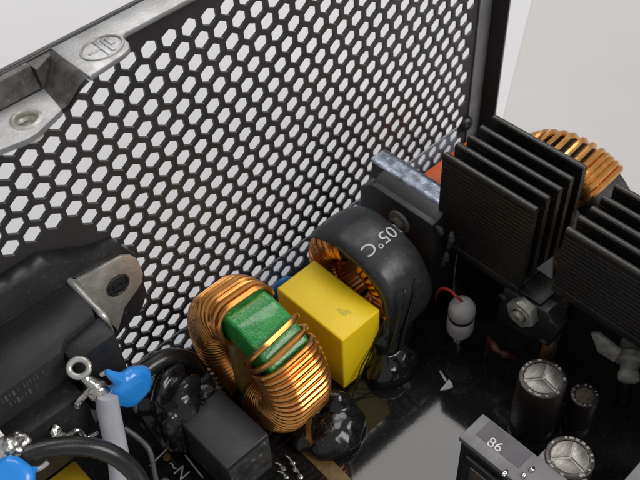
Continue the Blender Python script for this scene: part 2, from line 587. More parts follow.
# pan head screw at the foot of the right flange
scw = at(468, 125, y=-1.4)
mb = MB()
mb.lathe([(0.01, 1.5), (1.4, 1.4), (2.0, 0.9), (2.15, 0.3), (2.15, 0.0)], (scw.x, -0.3, scw.z), (0, -1, 0), 20)
s1 = mb.build('case_screw', 'screw', case)
mb = MB()
mb.box(scw.x - 1.1, scw.x + 1.1, -1.95, -1.72, scw.z - 0.25, scw.z + 0.25)
mb.box(scw.x - 0.25, scw.x + 0.25, -1.97, -1.74, scw.z - 1.1, scw.z + 1.1)
mb.build('screw_slot', 'plastic', s1)
# small round case screw bosses that carry the board
for bx, by in ((-60, -30), (74, -20), (74, -120), (-60, -120)):
    MB().lathe([(2.6, 0), (2.6, 4.9), (0.01, 4.9)], (bx, by, ZB), seg=16).build('standoff', 'zinc', case)

# clear film standing along the foot of the grille
BZ = -71.0
film = MB()
film.box(-48, 66, -2.25, -2.1, ZB + 0.02, -63.6)
fo = tag(film.build('insulation_film', M['film'], smooth=False, base=(10, -2.2, ZB)), 'clear bluish plastic film standing along the foot of the grille', 'plastic film')
MB().tube([(-48, -2.18, -63.6), (10, -2.18, -63.55), (66, -2.18, -63.6)], 0.14, 6).build('film_edge', 'whitesleeve', fo)

# ------------------------------------------------------------------ circuit board
pcb = thing('circuit_board', 'glossy black circuit board lying in the power supply case', 'circuit board', (8, -70, BZ - 1.6))
MB().box(-64, 78, -150, -3.2, BZ - 1.6, BZ, 0.1).build('board', 'pcb', pcb)
bs = [at(301, 452, z=BZ), at(318, 446, z=BZ), at(352, 480, z=BZ), at(331, 482, z=BZ)]
MB().prism([(v.x, v.y) for v in bs], lambda u, v, s: (u, v, BZ - 0.3 + 0.33 * s)).build('bare_strip', 'bare', pcb)
mb = MB()
for a, b in (((150, 466), (170, 446)), ((185, 455), (203, 478)), ((232, 474), (262, 452))):
    A, B = at(*a, z=BZ), at(*b, z=BZ)
    d = (B - A).normalized()
    nn_ = Vector((-d.y, d.x, 0)) * 0.16
    up = Vector((0, 0, 0.02))
    mb.add([A + nn_ + up, B + nn_ + up, B - nn_ + up, A - nn_ + up], [(0, 1, 2, 3)])
vs, fs = text_mesh('~N', 3.4)
c = at(178, 470, z=BZ)
rot = Matrix.Rotation(math.radians(-88), 3, 'Z')
mb.add([rot @ Vector((v.x, v.y, 0)) + Vector((c.x, c.y, BZ + 0.02)) for v in vs], fs)
mb.build('printed_marks', 'silk', pcb, smooth=False)
for a in ((172, 448), (167, 457), (292, 462), (283, 468), (296, 470), (286, 476), (300, 476)):
    c = at(*a, z=BZ)
    if a[0] < 200:
        MB().blob((c.x, c.y, BZ), (0.9, 0.9, 0.5), 0.2, 0.8, a[0], 2).build('solder_joint', 'bare', pcb)
    else:
        q = random.uniform(-1, 1)
        mb = MB()
        mb.blob((c.x, c.y, BZ), (0.55, 0.75, 0.3), 0.4, 1.0, a[0], 2)
        mb.tube([(c.x, c.y, BZ), (c.x + 0.3 * q, c.y + 0.5, BZ + 1.1), (c.x + 0.9 * q, c.y + 1.3, BZ + 1.3)], [0.3, 0.25, 0.16], 6)
        mb.build('solder_joint', 'solder', pcb)

# ------------------------------------------------------------------ toroids


def ring_profile(x0, x1, r0, r1, cr, off=0.0, seg=4):
    """closed rounded rectangle in (x, r), grown by off"""
    x0, x1, r0, r1, cr = x0 - off, x1 + off, r0 - off, r1 + off, cr + off
    out = []
    for cx, cr_, a0 in ((x1 - cr, r1 - cr, 0), (x0 + cr, r1 - cr, 90), (x0 + cr, r0 + cr, 180), (x1 - cr, r0 + cr, 270)):
        for k in range(seg + 1):
            a = math.radians(a0 + 90 * k / seg)
            out.append((cx + cr * math.cos(a), cr_ + cr * math.sin(a)))
    return out


def resample(loop, n):
    P_ = [Vector(p) for p in loop]
    L = [0]
    for i in range(len(P_)):
        L.append(L[-1] + (P_[(i + 1) % len(P_)] - P_[i]).length)
    out = []
    j = 0
    for k in range(n):
        t = L[-1] * k / n
        while L[j + 1] < t:
            j += 1
        out.append(P_[j].lerp(P_[(j + 1) % len(P_)], (t - L[j]) / max(1e-9, L[j + 1] - L[j])))
    return out


def core_mesh(cy, cz, x0, x1, r0, r1, cr, seg=72):
    mb = MB()
    mb.lathe([(r, x) for x, r in ring_profile(x0, x1, r0, r1, cr)], (0, cy, cz), (1, 0, 0), seg, close=True)
    return mb


def winding(cy, cz, x0, x1, r0, r1, cr, phis, rw, per=52, jit=0.0, skew=0.35, seg=8, lead=None, seed=1, stack=0.0):
    """one continuous wire; phis = toroidal angle at the start of every turn (degrees)"""
    rnd = random.Random(seed)
    base = resample(ring_profile(x0, x1, r0, r1, cr, rw * 1.02, 10), per)
    path = []
    N = len(phis) - 1
    offs = [rnd.uniform(-jit, jit) for _ in range(N + 2)]
    lift = [rnd.uniform(0, 0.14) for _ in range(N + 2)]
    for k in range(N):
        for i in range(per):
            t = i / per
            s_ = t + skew * math.sin(2 * math.pi * t) / (2 * math.pi)
            ph = phis[k] + (phis[k + 1] - phis[k]) * s_ + offs[k] * (1 - t) + offs[k + 1] * t
            x, r = base[i]
            st = stack * (k % 2)
            fx = (x - (x0 + x1) / 2) / ((x1 - x0) / 2)
            x += st * max(-1, min(1, fx)) * abs(fx) ** 3
            r -= 1.3 * st if r < r0 + 0.5 else 0
            lf = lift[k] * (1 - t) + lift[k + 1] * t
            r += lf if r > (r0 + r1) / 2 else -lf * 0.3
            a = math.radians(ph)
            path.append(Vector((x, cy + r * math.cos(a), cz + r * math.sin(a))))
    if lead:
        path = [Vector(lead[0])] + path
        if len(lead) > 1:
            path.append(Vector(lead[1]))
    return MB().tube(path, rw, seg)


def spread(a, b, n, loose=0, extra=2.0):
    """n turns from a to b, the first `loose` ones spaced `extra` times wider"""
    wts = [extra if i < loose else 1.0 for i in range(n)]
    t = sum(wts)
    out = [a]
    for x in wts:
        out.append(out[-1] + (b - a) * x / t)
    return out


# green choke
cy, cz = -22.5, -55.6
ta = thing('toroid_choke', 'copper wound choke with a green core standing beside the yellow capacitor', 'choke', (-16, cy, BZ), 'toroid chokes')
XA0, XA1 = -20.9, -11.6
core_mesh(cy, cz, XA0, XA1, 7.4, 13.9, 0.7).build('core', 'green', ta)
for a0_, a1_, nt_, lo_, sd_ in ((116, 264, 25, 2, 3), (83, -80, 28, 0, 5)):
    mb = winding(cy, cz, XA0 - .75, XA1 + .75, 6.9, 14.35, 3.0, spread(a0_, a1_, nt_, lo_, 1.9), 0.57, jit=0.45, seed=sd_)
    d_ = (a1_ - a0_) / nt_
    und = winding(cy, cz, XA0 - .35, XA1 + .35, 7.3, 13.85, 2.4, spread(a0_ + d_ * 4.0, a1_, nt_ - 3), 0.57, per=36, jit=0.3, seed=sd_ + 1)
    mb.add(und.v, und.f)
    mb.build('winding', 'copper', ta)
MB().box(-21.6, -11, cy - 0.5, cy + 1.3, cz - 7.0, cz + 7.0, 0.2).build('divider', 'divider', ta)
MB().tube(smoothpath([(-17, -37.0, -60), (-18, -37.4, -65), (-17.5, -38, BZ)]), 0.55, 8).build('lead', 'copper', ta)
MB().tube(smoothpath([(-19, -9, -64), (-19, -8.5, -67), (-19, -8, BZ)]), 0.55, 8).build('lead', 'copper', ta)

# sleeved choke
cy, cz = -22.3, -57.4
tb = thing('toroid_choke', 'copper wound choke under a black shrink sleeve marked 105°C', 'choke', (13.5, cy, BZ), 'toroid chokes')
XB0, XB1 = 8.6, 17.4
core_mesh(cy, cz, XB0, XB1, 6.6, 11.6, 1.2).build('core', 'darkcore', tb)
winding(cy, cz, XB0, XB1, 6.6, 11.6, 2.0, spread(76, -85, 17), 0.66, jit=1.6, seed=8).build('winding', 'copper2', tb)
winding(cy, cz, XB0, XB1, 6.6, 11.6, 2.0, spread(108, 262, 17), 0.66, jit=1.6, seed=9).build('winding', 'copper2', tb)
# sleeve: band over the outside, folded onto both faces
prof = []
SO = 13.45
for x, r in ((7.25, 10.6), (7.1, 11.0), (7.0, 11.5), (7.05, 12.1), (7.3, 12.7), (7.9, 13.15), (8.9, SO), (10.5, SO + .12), (13, SO + .2), (15.5, SO + .1), (17.2, SO - .1), (18.3, 12.9), (18.8, 12.1), (19.0, 11.2), (19.0, 9.8)):
    prof.append((x, r))
vs, fs = [], []
NA = 84
K = len(prof)
for i in range(NA + 1):
    f_ = i / NA
    for j, (x, r) in enumerate(prof):
        ph = 40 + (205 - 40) * f_
        edge = 5 * noise.noise(Vector((x * 0.35, 3.3, 0 if f_ < .5 else 7)))
        ph += edge * (1 - min(1, min(f_, 1 - f_) * 8))
        inner = 1 if j < 3 else 0
        a = math.radians(ph)
        rr = r + 0.30 * noise.noise(Vector((x * 0.3, ph * 0.045, 1.7))) + inner * 0.8 * noise.noise(Vector((ph * 0.06, 2.2, j))) + (2.2 - 0.5 * j) * max(0, 1 - (ph - 40) / 38) * (j < 4)
        fl = max(0.0, (math.sin(a) - 0.80)) * 1.2 * (1 if 2 < j < 13 else 0)       # slightly flattened crown
        rr -= fl
        xx = x + 0.25 * noise.noise(Vector((ph * 0.05, r * 0.3, 5.1)))
        vs.append(Vector((xx, cy + rr * math.cos(a), cz + rr * math.sin(a))))
for i in range(NA):
    for j in range(K - 1):
        fs.append((i * K + j, i * K + j + 1, (i + 1) * K + j + 1, (i + 1) * K + j))
sm = MB().add(vs, fs)
slv = sm.build('sleeve', 'shrink', tb, angle=80)
sd = slv.modifiers.new('thickness', 'SOLIDIFY')
sd.thickness = 0.3 * S
sd.offset = -1
# printed 105°C, running along the axis, upside down for the camera
vs, fs = text_mesh('105°C', 3.7)
tv = []
tcx, tph = 13.9, 106.0
from mathutils.bvhtree import BVHTree
bvh = BVHTree.FromPolygons([v[:] for v in sm.v], sm.f)
for v in vs:
    a = math.radians(tph + v.y / SO * 57.3)
    d = Vector((0, math.cos(a), math.sin(a)))
    hit = bvh.ray_cast(Vector((tcx - v.x * 1.1, cy, cz)) + d * 25, -d)[0]
    tv.append((hit if hit else Vector((tcx - v.x, cy, cz)) + d * SO) + d * 0.10)
MB().add(tv, fs).build('print', 'silk', slv, smooth=False)
# lead tubes stand in for thin fold highlights running down to the glue
for pts_ in ([(14.5, -33.9, -50.5), at(417, 285, y=-35.3), at(408, 318, y=-36.2), at(400, 350, y=-36.6)],
             [(12.0, -34.1, -51.5), at(405, 292, y=-35.6), at(399, 322, y=-36.3), at(391, 352, y=-36.6)]):
    MB().tube(smoothpath(pts_, 8), [0.10 + 0.016 * i for i in range(25)], 10).build('lead', 'wire', tb)

# bare choke behind the heat sinks
cy, cz = -41.5, -54.2
tc_ = thing('toroid_choke', 'large copper wound choke with a dark core behind the finned heat sinks', 'choke', (51.5, cy, BZ), 'toroid chokes')
XC0, XC1 = 47.2, 57.0
core_mesh(cy, cz, XC0, XC1, 8.5, 15.6, 1.8).build('core', 'darkcore', tc_)
ph = [36, 42, 48, 54, 61, 69, 77, 85, 93, 101, 106, 110, 115, 119, 124]
winding(cy, cz, XC0, XC1, 8.5, 15.6, 2.2, ph, 0.72, per=36, jit=0.8, seed=12).build('winding', 'copper3', tc_)
winding(cy, cz, XC0, XC1, 8.5, 15.6, 2.2, spread(20, -70, 12), 0.72, per=36, jit=1.0, seed=13).build('winding', 'copper3', tc_)
winding(cy, cz, XC0, XC1, 8.5, 15.6, 2.2, spread(150, 250, 13), 0.72, per=36, jit=1.0, seed=14).build('winding', 'copper3', tc_)

# ------------------------------------------------------------------ yellow film capacitor
ty = thing('film_capacitor', 'yellow box film capacitor standing between the two chokes', 'capacitor', (1.4, -23.3, BZ))
MB().box(-4.0, 6.4, -32.6, -14.2, BZ + 0.5, -54.0, 0.5, 4).build('case_box', 'yellow', ty)
for sx in (-1, 1):
    MB().box(-3.6, 6.0, -23.3 + sx * 8.0 - 0.8, -23.3 + sx * 8.0 + 0.8, BZ, BZ + 0.6).build('foot', 'yellow', ty)
c = at(343, 312, z=-53.97)
mb = MB()
mb.blob((c.x, c.y, -54.0), (0.55, 1.5, 0.035), 0.5, 0.9, 1.4, 3)
mb.blob((c.x + 0.7, c.y - 0.7, -54.0), (0.35, 0.7, 0.03), 0.5, 0.9, 4.4, 3)
mb.build('scuff_mark', 'smudge', ty)

# ------------------------------------------------------------------ glue
g1 = thing('glue_blob', 'glossy black glue blob at the foot of the green choke', 'glue', (-13, -40, BZ), 'black glue blobs')
c = at(336, 430, z=-69)
mb = MB()
mb.blob((c.x, c.y, BZ + 0.8), (6.6, 4.9, 4.2), 0.12, 0.2, 3.1, 5, BZ)
mb.blob((c.x + 3.4, c.y + 3.2, BZ + 1.8), (3.4, 3.4, 5.2), 0.15, 0.3, 6.1, 4, BZ)
mb.blob((c.x - 3.5, c.y + 3.2, BZ + 1), (4.4, 3.5, 3.2), 0.2, 0.3, 1.1, 4, BZ)
for a, b in (((345, 398), (349, 434)), ((352, 398), (357, 436)), ((359, 400), (364, 430))):
    mb.tube(smoothpath([at(*a, y=-36.0), at((a[0] + b[0]) / 2 + 1, (a[1] + b[1]) / 2 - 3, y=-37.9), at(*b, y=-39.2)], 6), [0.7 + 0.02 * i for i in range(13)], 8)
mb = mb.remesh(0.25, 10)
gb = mb.build('glue_body', 'glue', g1, angle=180)
for a, b, e in (((383, 327), (367, 362), (350, 404)), ((384, 330), (362, 366), (352, 402)), ((366, 364), (364, 388), (362, 404))):
    A = at(*a, y=-32.9)
    B_ = at(*b, y=-33.4)
    C_ = at(*e, y=-35.5)
    MB().tube(smoothpath([A, B_, C_], 8), 0.16, 6).build('glue_thread', 'glue', gb)

g2 = thing('glue_blob', 'glossy black glue blob at the foot of the sleeved choke', 'glue', (9, -36, BZ), 'black glue blobs')
c = at(392, 362, z=-68)
mb = MB()
mb.blob((c.x + 0.3, c.y + 0.2, BZ + 1.2), (6.2, 4.2, 4.2), 0.12, 0.25, 9.2, 5, BZ)
mb.blob((c.x + 3.0, c.y + 3.0, BZ + 5), (5.2, 3.2, 8.0), 0.15, 0.25, 4.2, 4, BZ)
mb.blob((c.x + 5.2, c.y + 4.2, BZ + 9), (4.4, 2.8, 8.5), 0.15, 0.25, 5.2, 4, BZ)
mb = mb.remesh(0.25, 9)
gb2 = mb.build('glue_body', 'glue', g2, angle=180)

g3 = thing('glue_blob', 'glossy black glue mass over sleeved leads behind the small black relay', 'glue', (-31, -15, BZ), 'black glue blobs')
mb = MB()
c = at(178, 392, z=-57)
mb.blob((c.x - 0.5, c.y, -61.0), (5.0, 5.6, 6.2), 0.15, 0.22, 2.3, 5, BZ)
mb.blob((c.x + 2.5, c.y + 5.5, -64), (5.5, 5.0, 7.0), 0.2, 0.25, 5.3, 4, BZ)
mb.blob((c.x - 3.8, c.y - 2.5, -64), (2.8, 3.0, 7.0), 0.2, 0.25, 8.3, 4, BZ)
for a, b, e in (((158, 404), (164, 380), (182, 366)), ((172, 408), (182, 388), (198, 378))):
    mb.tube(smoothpath([at(*a, z=-57.5), at(*b, z=-55.2), at(*e, z=-56.2)], 6), [1.3] * 13, 8)
mb = mb.remesh(0.28, 16)
p = at(206, 389, z=-59)
mb.blob((p.x, p.y, -59), (2.2, 1.5, 0.35), 0.5, 0.5, 2.2, 3)
p = at(203, 403, z=-59)
mb.blob((p.x, p.y, -59), (0.35, 1.0, 0.2), 0.4, 0.8, 5.2, 3)
gb3 = mb.build('glue_body', 'glue', g3, angle=180)
mb = MB()
mb.tube(smoothpath([at(136, 378, z=-54), at(152, 365, z=-54), at(170, 357, z=-55), at(188, 360, z=-58), at(200, 372, z=-62)], 8), 1.75, 14)
mb.build('sleeved_lead', 'wire', g3)

# ------------------------------------------------------------------ heat sinks
FX = [27.7, 31.2, 34.7, 38.2, 41.7]


def fin_mesh(h, ridges=True):
    """profile in (x, z) with ridged faces and a rounded top; z from 0 down to -h"""
    t = 0.62
    left = []
    z = -0.9
    step = 0.98
    while z > -h + 0.6:
        left += [(-t - 0.06, z), (-t - 0.06, z - step * 0.5), (-t + 0.01, z - step * 0.65), (-t + 0.01, z - step * 0.85)]
        z -= step
    top = [(t * math.cos(math.radians(a)) * 1.12, -0.55 + t * math.sin(math.radians(a)) * 0.9) for a in range(0, 181, 30)]
    prof = top + left + [(-t - .1, -h), (t + .1, -h)] + [(-x, z) for x, z in left[::-1]]
    return prof


def heat_sink(label, y0, y1, ztop, h, loc):
    t = thing('heat_sink', label, 'heat sink', loc, 'finned heat sinks')
    prof = fin_mesh(h)
    first = None
    for k, x in enumerate(FX):
        if first is None:
            mb = MB()
            mb.prism(prof, lambda u, v, s: (u + x, y0 if s == 0 else y1, v + ztop))
            first = mb.build('fin', 'hs', t, angle=30)
        else:
            o = first.copy()
            col.objects.link(o)
            o.parent = t
            o.rotation_euler = (0, 0, 0)
            o.location = ((x - FX[0] + 0.15 * math.sin(k * 2.3)) * S, (0.12 if k % 2 else -0.1) * S, (0.35 if k == 4 else -0.2 if k == 3 else 0) * S)
    zb = ztop - h
    MB().box(FX[0] - 0.9, FX[-1] + 0.9, min(y0, y1), max(y0, y1), zb - 1.8, zb + 0.05, 0.15).build('base_plate', 'hs', t)
    MB().box(FX[2] - 1.2, FX[2] + 1.2, min(y0, y1) + 1, max(y0, y1) - 1, BZ, zb - 1.75).build('web_plate', 'hs', t)
    return t


h1 = heat_sink('black heat sink with five upright fins next to the grille end', -49.4, -28.6, -30, 21.6, (34, -39, BZ))
MB().box(FX[0] - 0.9, FX[0] + 6.5, -54.6, -49.5, -53.4, -51.7, 0.15).build('ledge', 'hs', h1)
h2 = heat_sink('black heat sink with five upright fins in front of the hex nut', -96.0, -55.8, -30, 14.4, (34, -76, BZ))
h2['label'] = 'black heat sink with ridged fins above the silver-topped can capacitors'
tr = [at(537, 268, x=27.2), at(553, 257, x=27.2), at(552, 278, x=27.2)]
mb = MB()
mb.prism([(v.y, v.z) for v in tr], lambda u, v, s: (27.0 + 0.5 * s, u, v))
mb.build('insulator_corner', 'micagrey', h1)

# ------------------------------------------------------------------ rectifier on its plate
rt = thing('bridge_rectifier', 'black block rectifier screwed to a plate with scuffed silver top', 'rectifier', (27, -20, BZ))
mb = MB()
mb.prism([(-10.3, -48.4), (-13.6, -45.6), (-30.2, -45.6), (-30.2, -67), (-10.3, -67)], lambda u, v, s: (23.6 + 4.4 * s, u, v), bev=0.3)
mb.build('body', 'plastic2', rt)
mb = MB()
mb.prism([(23.9, -46.2), (26.6, -44.7), (28.2, -44.7), (28.2, -46.2)], lambda u, v, s: (u, -13.2 if s else -30.1, v))
mb.build('bevel_strip', 'plastic2', rt)
MB().box(28.2, 32.4, -30.2, -9.2, BZ, -44.6, 0.25).build('plate', 'plastic2', rt)
mb = MB()
vs, fs = [], []
nx, ny = 8, 40
for i in range(nx + 1):
    for j in range(ny + 1):
        x = 27.9 + 4.8 * i / nx
        y = -30.2 + 21.2 * j / ny
        z = -44.5 + 0.08 * noise.noise(Vector((x * 0.9, y * 0.4, 3))) + (-0.35 if i in (0, nx) else 0)
        vs.append((x, y, z + 0.15))
for i in range(nx):
    for j in range(ny):
        fs.append((i * (ny + 1) + j, (i + 1) * (ny + 1) + j, (i + 1) * (ny + 1) + j + 1, i * (ny + 1) + j + 1))
mb.add(vs, fs)
mb.build('silver_top', 'alu', rt, angle=60)
wc = at(399, 222, x=23.4)
mb = MB()
mb.lathe([(1.0, 0.55), (2.6, 0.5), (2.75, 0.0)], (23.55, wc.y, wc.z), (-1, 0, 0), 24)
wa = mb.build('washer', 'nylon', rt)
mb = MB()
mb.lathe([(0.01, 1.5), (1.3, 1.35), (1.7, 0.6), (1.75, 0.0)], (23.1, wc.y, wc.z), (-1, 0, 0), 16)
mb.build('screw_head', 'brownwin', wa)
for i, (a, b) in enumerate((((452, 232), (447, 250)), ((447, 252), (440, 268)), ((436, 226), (442, 236)))):
    MB().tube(smoothpath([at(*a, x=24), at((a[0] + b[0]) / 2 + 2, (a[1] + b[1]) / 2, x=23.5), at(*b, x=23.6)]), [0.25, 0.35, 0.4, 0.5, 0.6, 0.5, 0.6, 0.7, 0.6, 0.5, 0.4, 0.5, 0.5, 0.4, 0.3, 0.2, 0.15], 8).build('glue_smear', 'dusty', rt)
for k in range(4):
    MB().tube([(25.8, -13 - 4.5 * k, -66.5), (25.8, -13 - 4.5 * k, BZ)], 0.5, 8).build('pin', 'screw', rt)

# orange taped block in the far corner
mb = MB()
mb.box(44.5, 66, -15, -6.7, BZ, -64.0, 0.5, 3)
tag(mb.build('taped_block', 'orange', base=(53, -11, BZ)), 'orange taped block low in the corner behind the finned heat sink', 'taped block')

# ------------------------------------------------------------------ blue discs


def disc_cap(name, label, c, normal, r, th, leads, group='blue disc capacitors', neck=None):
    c = Vector(c)
    t = thing(name, label, 'capacitor', (c.x, c.y, BZ), group)
    n_ = Vector(normal).normalized()
    prof = [(0.01, th / 2), (r * 0.55, th / 2 * 0.96), (r * 0.82, th / 2 * 0.74), (r * 0.96, th / 2 * 0.36), (r, 0), (r * 0.96, -th / 2 * 0.36), (r * 0.82, -th / 2 * 0.74), (r * 0.55, -th / 2 * 0.96), (0.01, -th / 2)]
    mb = MB()
    mb.lathe(prof, c, n_, 36)
    for v in mb.v:
        v += (v - c) * 0.10 * noise.noise((v - c) * 0.35 + Vector((c.x, 0, 0)))
    for nk in (neck or []):
        mb.tube(smoothpath(nk, 6), [0.55 + (1.5 - 0.55) * (q_ / (6 * (len(nk) - 1))) ** 1.6 for q_ in range(6 * (len(nk) - 1) + 1)], 12)
    if neck:
        mb = mb.remesh(0.22, 8)
    mb.build('disc', 'blue', t, angle=180)
    for pl in leads:
        MB().tube(smoothpath(pl, 6), 0.4, 8).build('lead', 'steel', t)
    return t


c = Vector((4.0, -6.4, -69.0))
disc_cap('disc_capacitor', 'small blue disc capacitor half hidden behind the yellow capacitor', (4.0, -6.4, -67.6), (0.25, 1, 0.1), 3.1, 2.2,
         [[(3, -6.4, -69.6), (2.8, -6.4, BZ)], [(5, -6.4, -69.6), (5.2, -6.4, BZ)]])

# ------------------------------------------------------------------ mains inlet
iec = thing('mains_inlet', 'black plastic mains inlet socket with a steel earth tab on the grille panel', 'socket', (-50, -8, BZ))
XM = -100.6
fp = [(-40.6, -24.2), (-32.2, -29.3), (-27.6, -30.9), (-25.8, -34.2), (-25.8, -44.8), (-27.6, -48), (-32.2, -49.6), (-40.6, -54.6)]
fp = fp + [(XM - x, z) for x, z in fp[::-1]]
mb = MB()
mb.prism(fp, lambda u, v, s: (u, -0.05 if s == 0 else -4.0, v), bev=0.35)
mb.build('flange', 'plastic', iec)
mb = MB()
bp = [(XM + 39.0, -4.0), (XM + 39.0, -15.2), (-47.6, -15.2), (-45.5, -13.3), (-39.6, -12.6), (-39.0, -11.0), (-39.0, -4.0)]
mb.prism(bp, lambda u, v, s: (u, v, -30.4 if s == 0 else -50.0), bev=0.3)
body = mb.build('body', 'plastic2', iec)
mb = MB()
mb.box(-62.2, -48.0, -19.4, -15.1, -50.5, -37.0, 0.3)
mb.box(-47.0, -39.0, -17.4, -12.6, -46.0, -31.6, 0.35)
mb.build('terminal_block', 'plastic', iec)
# moulded, unreadable raised marks on the back
mb = MB()
rnd = random.Random(4)
for row, (zr, n_) in enumerate(((-32.0, 11), (-34.0, 7))):
    x = -58.5 + row * 0.8
    for k in range(n_):
        wv = rnd.choice((0.16, 0.16, 0.2, 0.45))
        hh = rnd.choice((0.7, 1.2, 1.2))
        mb.box(x, x + wv, -15.32, -15.15, zr - hh / 2, zr + hh / 2, 0.05, 1)
        x += wv + rnd.choice((0.35, 0.5, 0.9))
mb.build('moulded_marks', 'greylabel', body)
# steel earth tab with a threaded hole and a folded left edge
tp = [at(a, b, y=-4.35) for a, b in ((76, 279), (121, 255), (130, 254.5), (137, 259), (142, 272), (141, 281), (134, 292), (124, 306), (117, 330), (106, 318))]
mb = MB()
mb.prism([(v.x, v.z) for v in tp], lambda u, v, s: (u, -4.05 if s == 0 else -4.75, v), bev=0.15)
et = mb.build('earth_tab', 'steel', iec)
e0, e1, e2 = at(66, 277, x=-38.5), at(104, 317, x=-38.3), at(113, 331, x=-37.6)
mb = MB()
mb.tube(smoothpath([e0, e0.lerp(e1, .33), e0.lerp(e1, .66), e1, e2], 6), [0.45, 0.6] + [0.62] * 17 + [0.55, 0.45, 0.35, 0.3, 0.25, 0.2], 10)
mb.add([e0, e1, (e1.x, e1.y + 1.5, e1.z - 4), (tp[9].x, -4.5, tp[9].z), (tp[0].x, -4.5, tp[0].z)], [(0, 1, 2, 3, 4)])
mb.build('folded_edge', 'steel', et)
tcn = at(118, 285, y=-4.8)
mb = MB()
mb.lathe([(2.35, 0.0), (2.3, 0.30), (1.95, 0.42), (1.75, 0.3)], (tcn.x, -4.7, tcn.z), (0, -1, 0), 28)
mb.build('hole_collar', 'screw', et)
mb = MB()
mb.lathe([(1.95, 0.0), (1.9, 0.12), (1.2, 0.14), (1.1, 0.40), (0.7, 0.42), (0.6, 0.2), (0.01, 0.15)], (tcn.x, -4.78, tcn.z), (0, -1, 0), 24)
mb.build('thread_end', 'plastic', et)

# terminal lug, blue disc, pale sleeve and wires behind the inlet
lug = thing('terminal_lug', 'silver ring terminal soldered to the back of the mains inlet', 'terminal', (-46, -19, BZ), None)
lc = at(79, 368, y=-18.8)
mb = MB()
vd = (CAM - lc).normalized()
u_ = RX.copy()
v_ = vd.cross(u_).normalized()
mb.tube([lc + (u_ * math.cos(a) * 1.55 + v_ * math.sin(a) * 1.35) for a in [2 * math.pi * k / 24 for k in range(25)]], 0.52, 10)
mb.build('eyelet', 'steel', lug)
mb = MB()
mb.tube(smoothpath([at(83, 376, y=-18.9), at(92, 384, y=-20), at(100, 391, y=-21), at(106, 400, y=-22)], 6), [0.7 + 0.09 * i for i in range(10)] + [1.5] * 9, 10)
mb.blob(at(97, 391, y=-21), (1.7, 1.5, 1.6), 0.35, 0.6, 2.0, 3)
mb.build('neck', 'solder', lug, angle=180)
MB().tube(smoothpath([at(92, 388, y=-20.5), at(86, 394, y=-20.5), at(80, 400, y=-20.5), at(77, 406, y=-20.2)], 5), [0.75] * 6 + [0.62] * 10, 8).build('prong', 'solder', lug)
MB().tube([at(107, 393, y=-22.2), at(108, 408, y=-22.6), at(113, 432, y=-23.6), at(119, 460, y=-24.6), at(121, 482, y=-25.6)], 1.85, 16).build('sleeve', 'whitesleeve', lug)
# blade and second solder joint lower down
mb = MB()
mb.tube(smoothpath([at(54, 437, y=-20.5), at(60, 432, y=-20.5), at(66, 436, y=-20.5), at(78, 430, y=-21), at(86, 438, y=-21), at(98, 432, y=-21.5)], 6), 0.42, 8)
mb.blob(at(57, 434, y=-20.2), (1.2, 1.0, 1.6), 0.5, 0.8, 4.0, 3)
mb.build('bare_strands', 'solder', lug)

bc = at(131, 386, y=-22.5)
disc_cap('disc_capacitor', 'bright blue disc capacitor beside the pale sleeve on the ring terminal', bc, (RF * -0.5 + RX * 0.75 + RD * 0.45), 3.9, 3.6,
         [[at(101, 375, y=-21.2), at(106, 372, y=-21.6)], [bc, at(134, 402, z=-45), at(136, 412, z=BZ)]],
         neck=[[at(106, 371, y=-21.8), at(113, 376, y=-22.2), at(124, 382, y=-22.5)], [at(128, 407, y=-23.5), at(127, 400, y=-23), at(129, 392, y=-22.5)]])
disc_cap('disc_capacitor', 'blue disc capacitor under the bent black wire by the solder joint', at(10, 480, y=-26.5), (RF * -0.7 + Vector((0.0, -0.2, 0.6))), 3.4, 2.8,
         [[at(36, 470, y=-26.2), at(42, 467, y=-26.2), at(48, 462, y=-26.3)], [at(6, 482, y=-25.5), (-60, -24, -50), (-60, -24, BZ)]],
         neck=[[at(37, 469, y=-26.2), at(28, 472, y=-26.3), at(18, 477, y=-26.4)]])

sj = thing('solder_terminal', 'lumpy silver solder joint on a terminal at the end of the black wire', 'terminal', (-58, -22, BZ), None)
mb = MB()
c = at(12, 447, y=-22)
mb.blob(c, (2.3, 1.8, 2.0), 0.4, 0.5, 7.0, 4)
mb.blob(c + Vector((1.6, 0, -0.4)), (1.6, 1.5, 1.3), 0.4, 0.7, 8.0, 3)
mb.build('solder_body', 'solder', sj, angle=180)
MB().box(c.x - 2.4, c.x + 0.2, -21.5, -14.9, c.z - 0.4, c.z + 0.4, 0.1).build('blade', 'steel', sj)

bw = MB()
bw.tube(smoothpath([at(24, 456, y=-23.5), at(45, 449, y=-24.5), at(70, 446, y=-26), at(95, 448, y=-28), at(115, 456, y=-30), at(132, 470, y=-32), at(142, 486, y=-34), at(146, 505, y=-36), (-46, -40, -62), (-45, -40, BZ)], 10), 1.5, 16)
tag(bw.build('power_wire', 'wire', base=(-46, -40, BZ)), 'thick glossy black wire arching out of the solder joint', 'wire', None)
gw = MB()
gw.tube(smoothpath([at(124, 428, z=-58), at(138, 438, z=-60), at(150, 452, z=-62), (-43.5, -24, -66.5), at(168, 482, z=-67), (-43, -30, BZ)], 8), 0.5, 10)
tag(gw.build('thin_wire', 'greywire', base=(-43, -30, BZ)), 'thin grey wire curving down beside the small black relay', 'wire', None)
# taped coil at the lower left edge
mb = MB()
c = at(70, 466, z=-56)
mb.box(c.x - 7, c.x + 1.2, c.y - 9, c.y + 0.5, BZ, -56, 0.4)
tag(mb.build('taped_coil', 'yellowtape', base=(c.x - 3, c.y - 4, BZ)), 'yellow taped part under the thick black wire', 'taped coil')

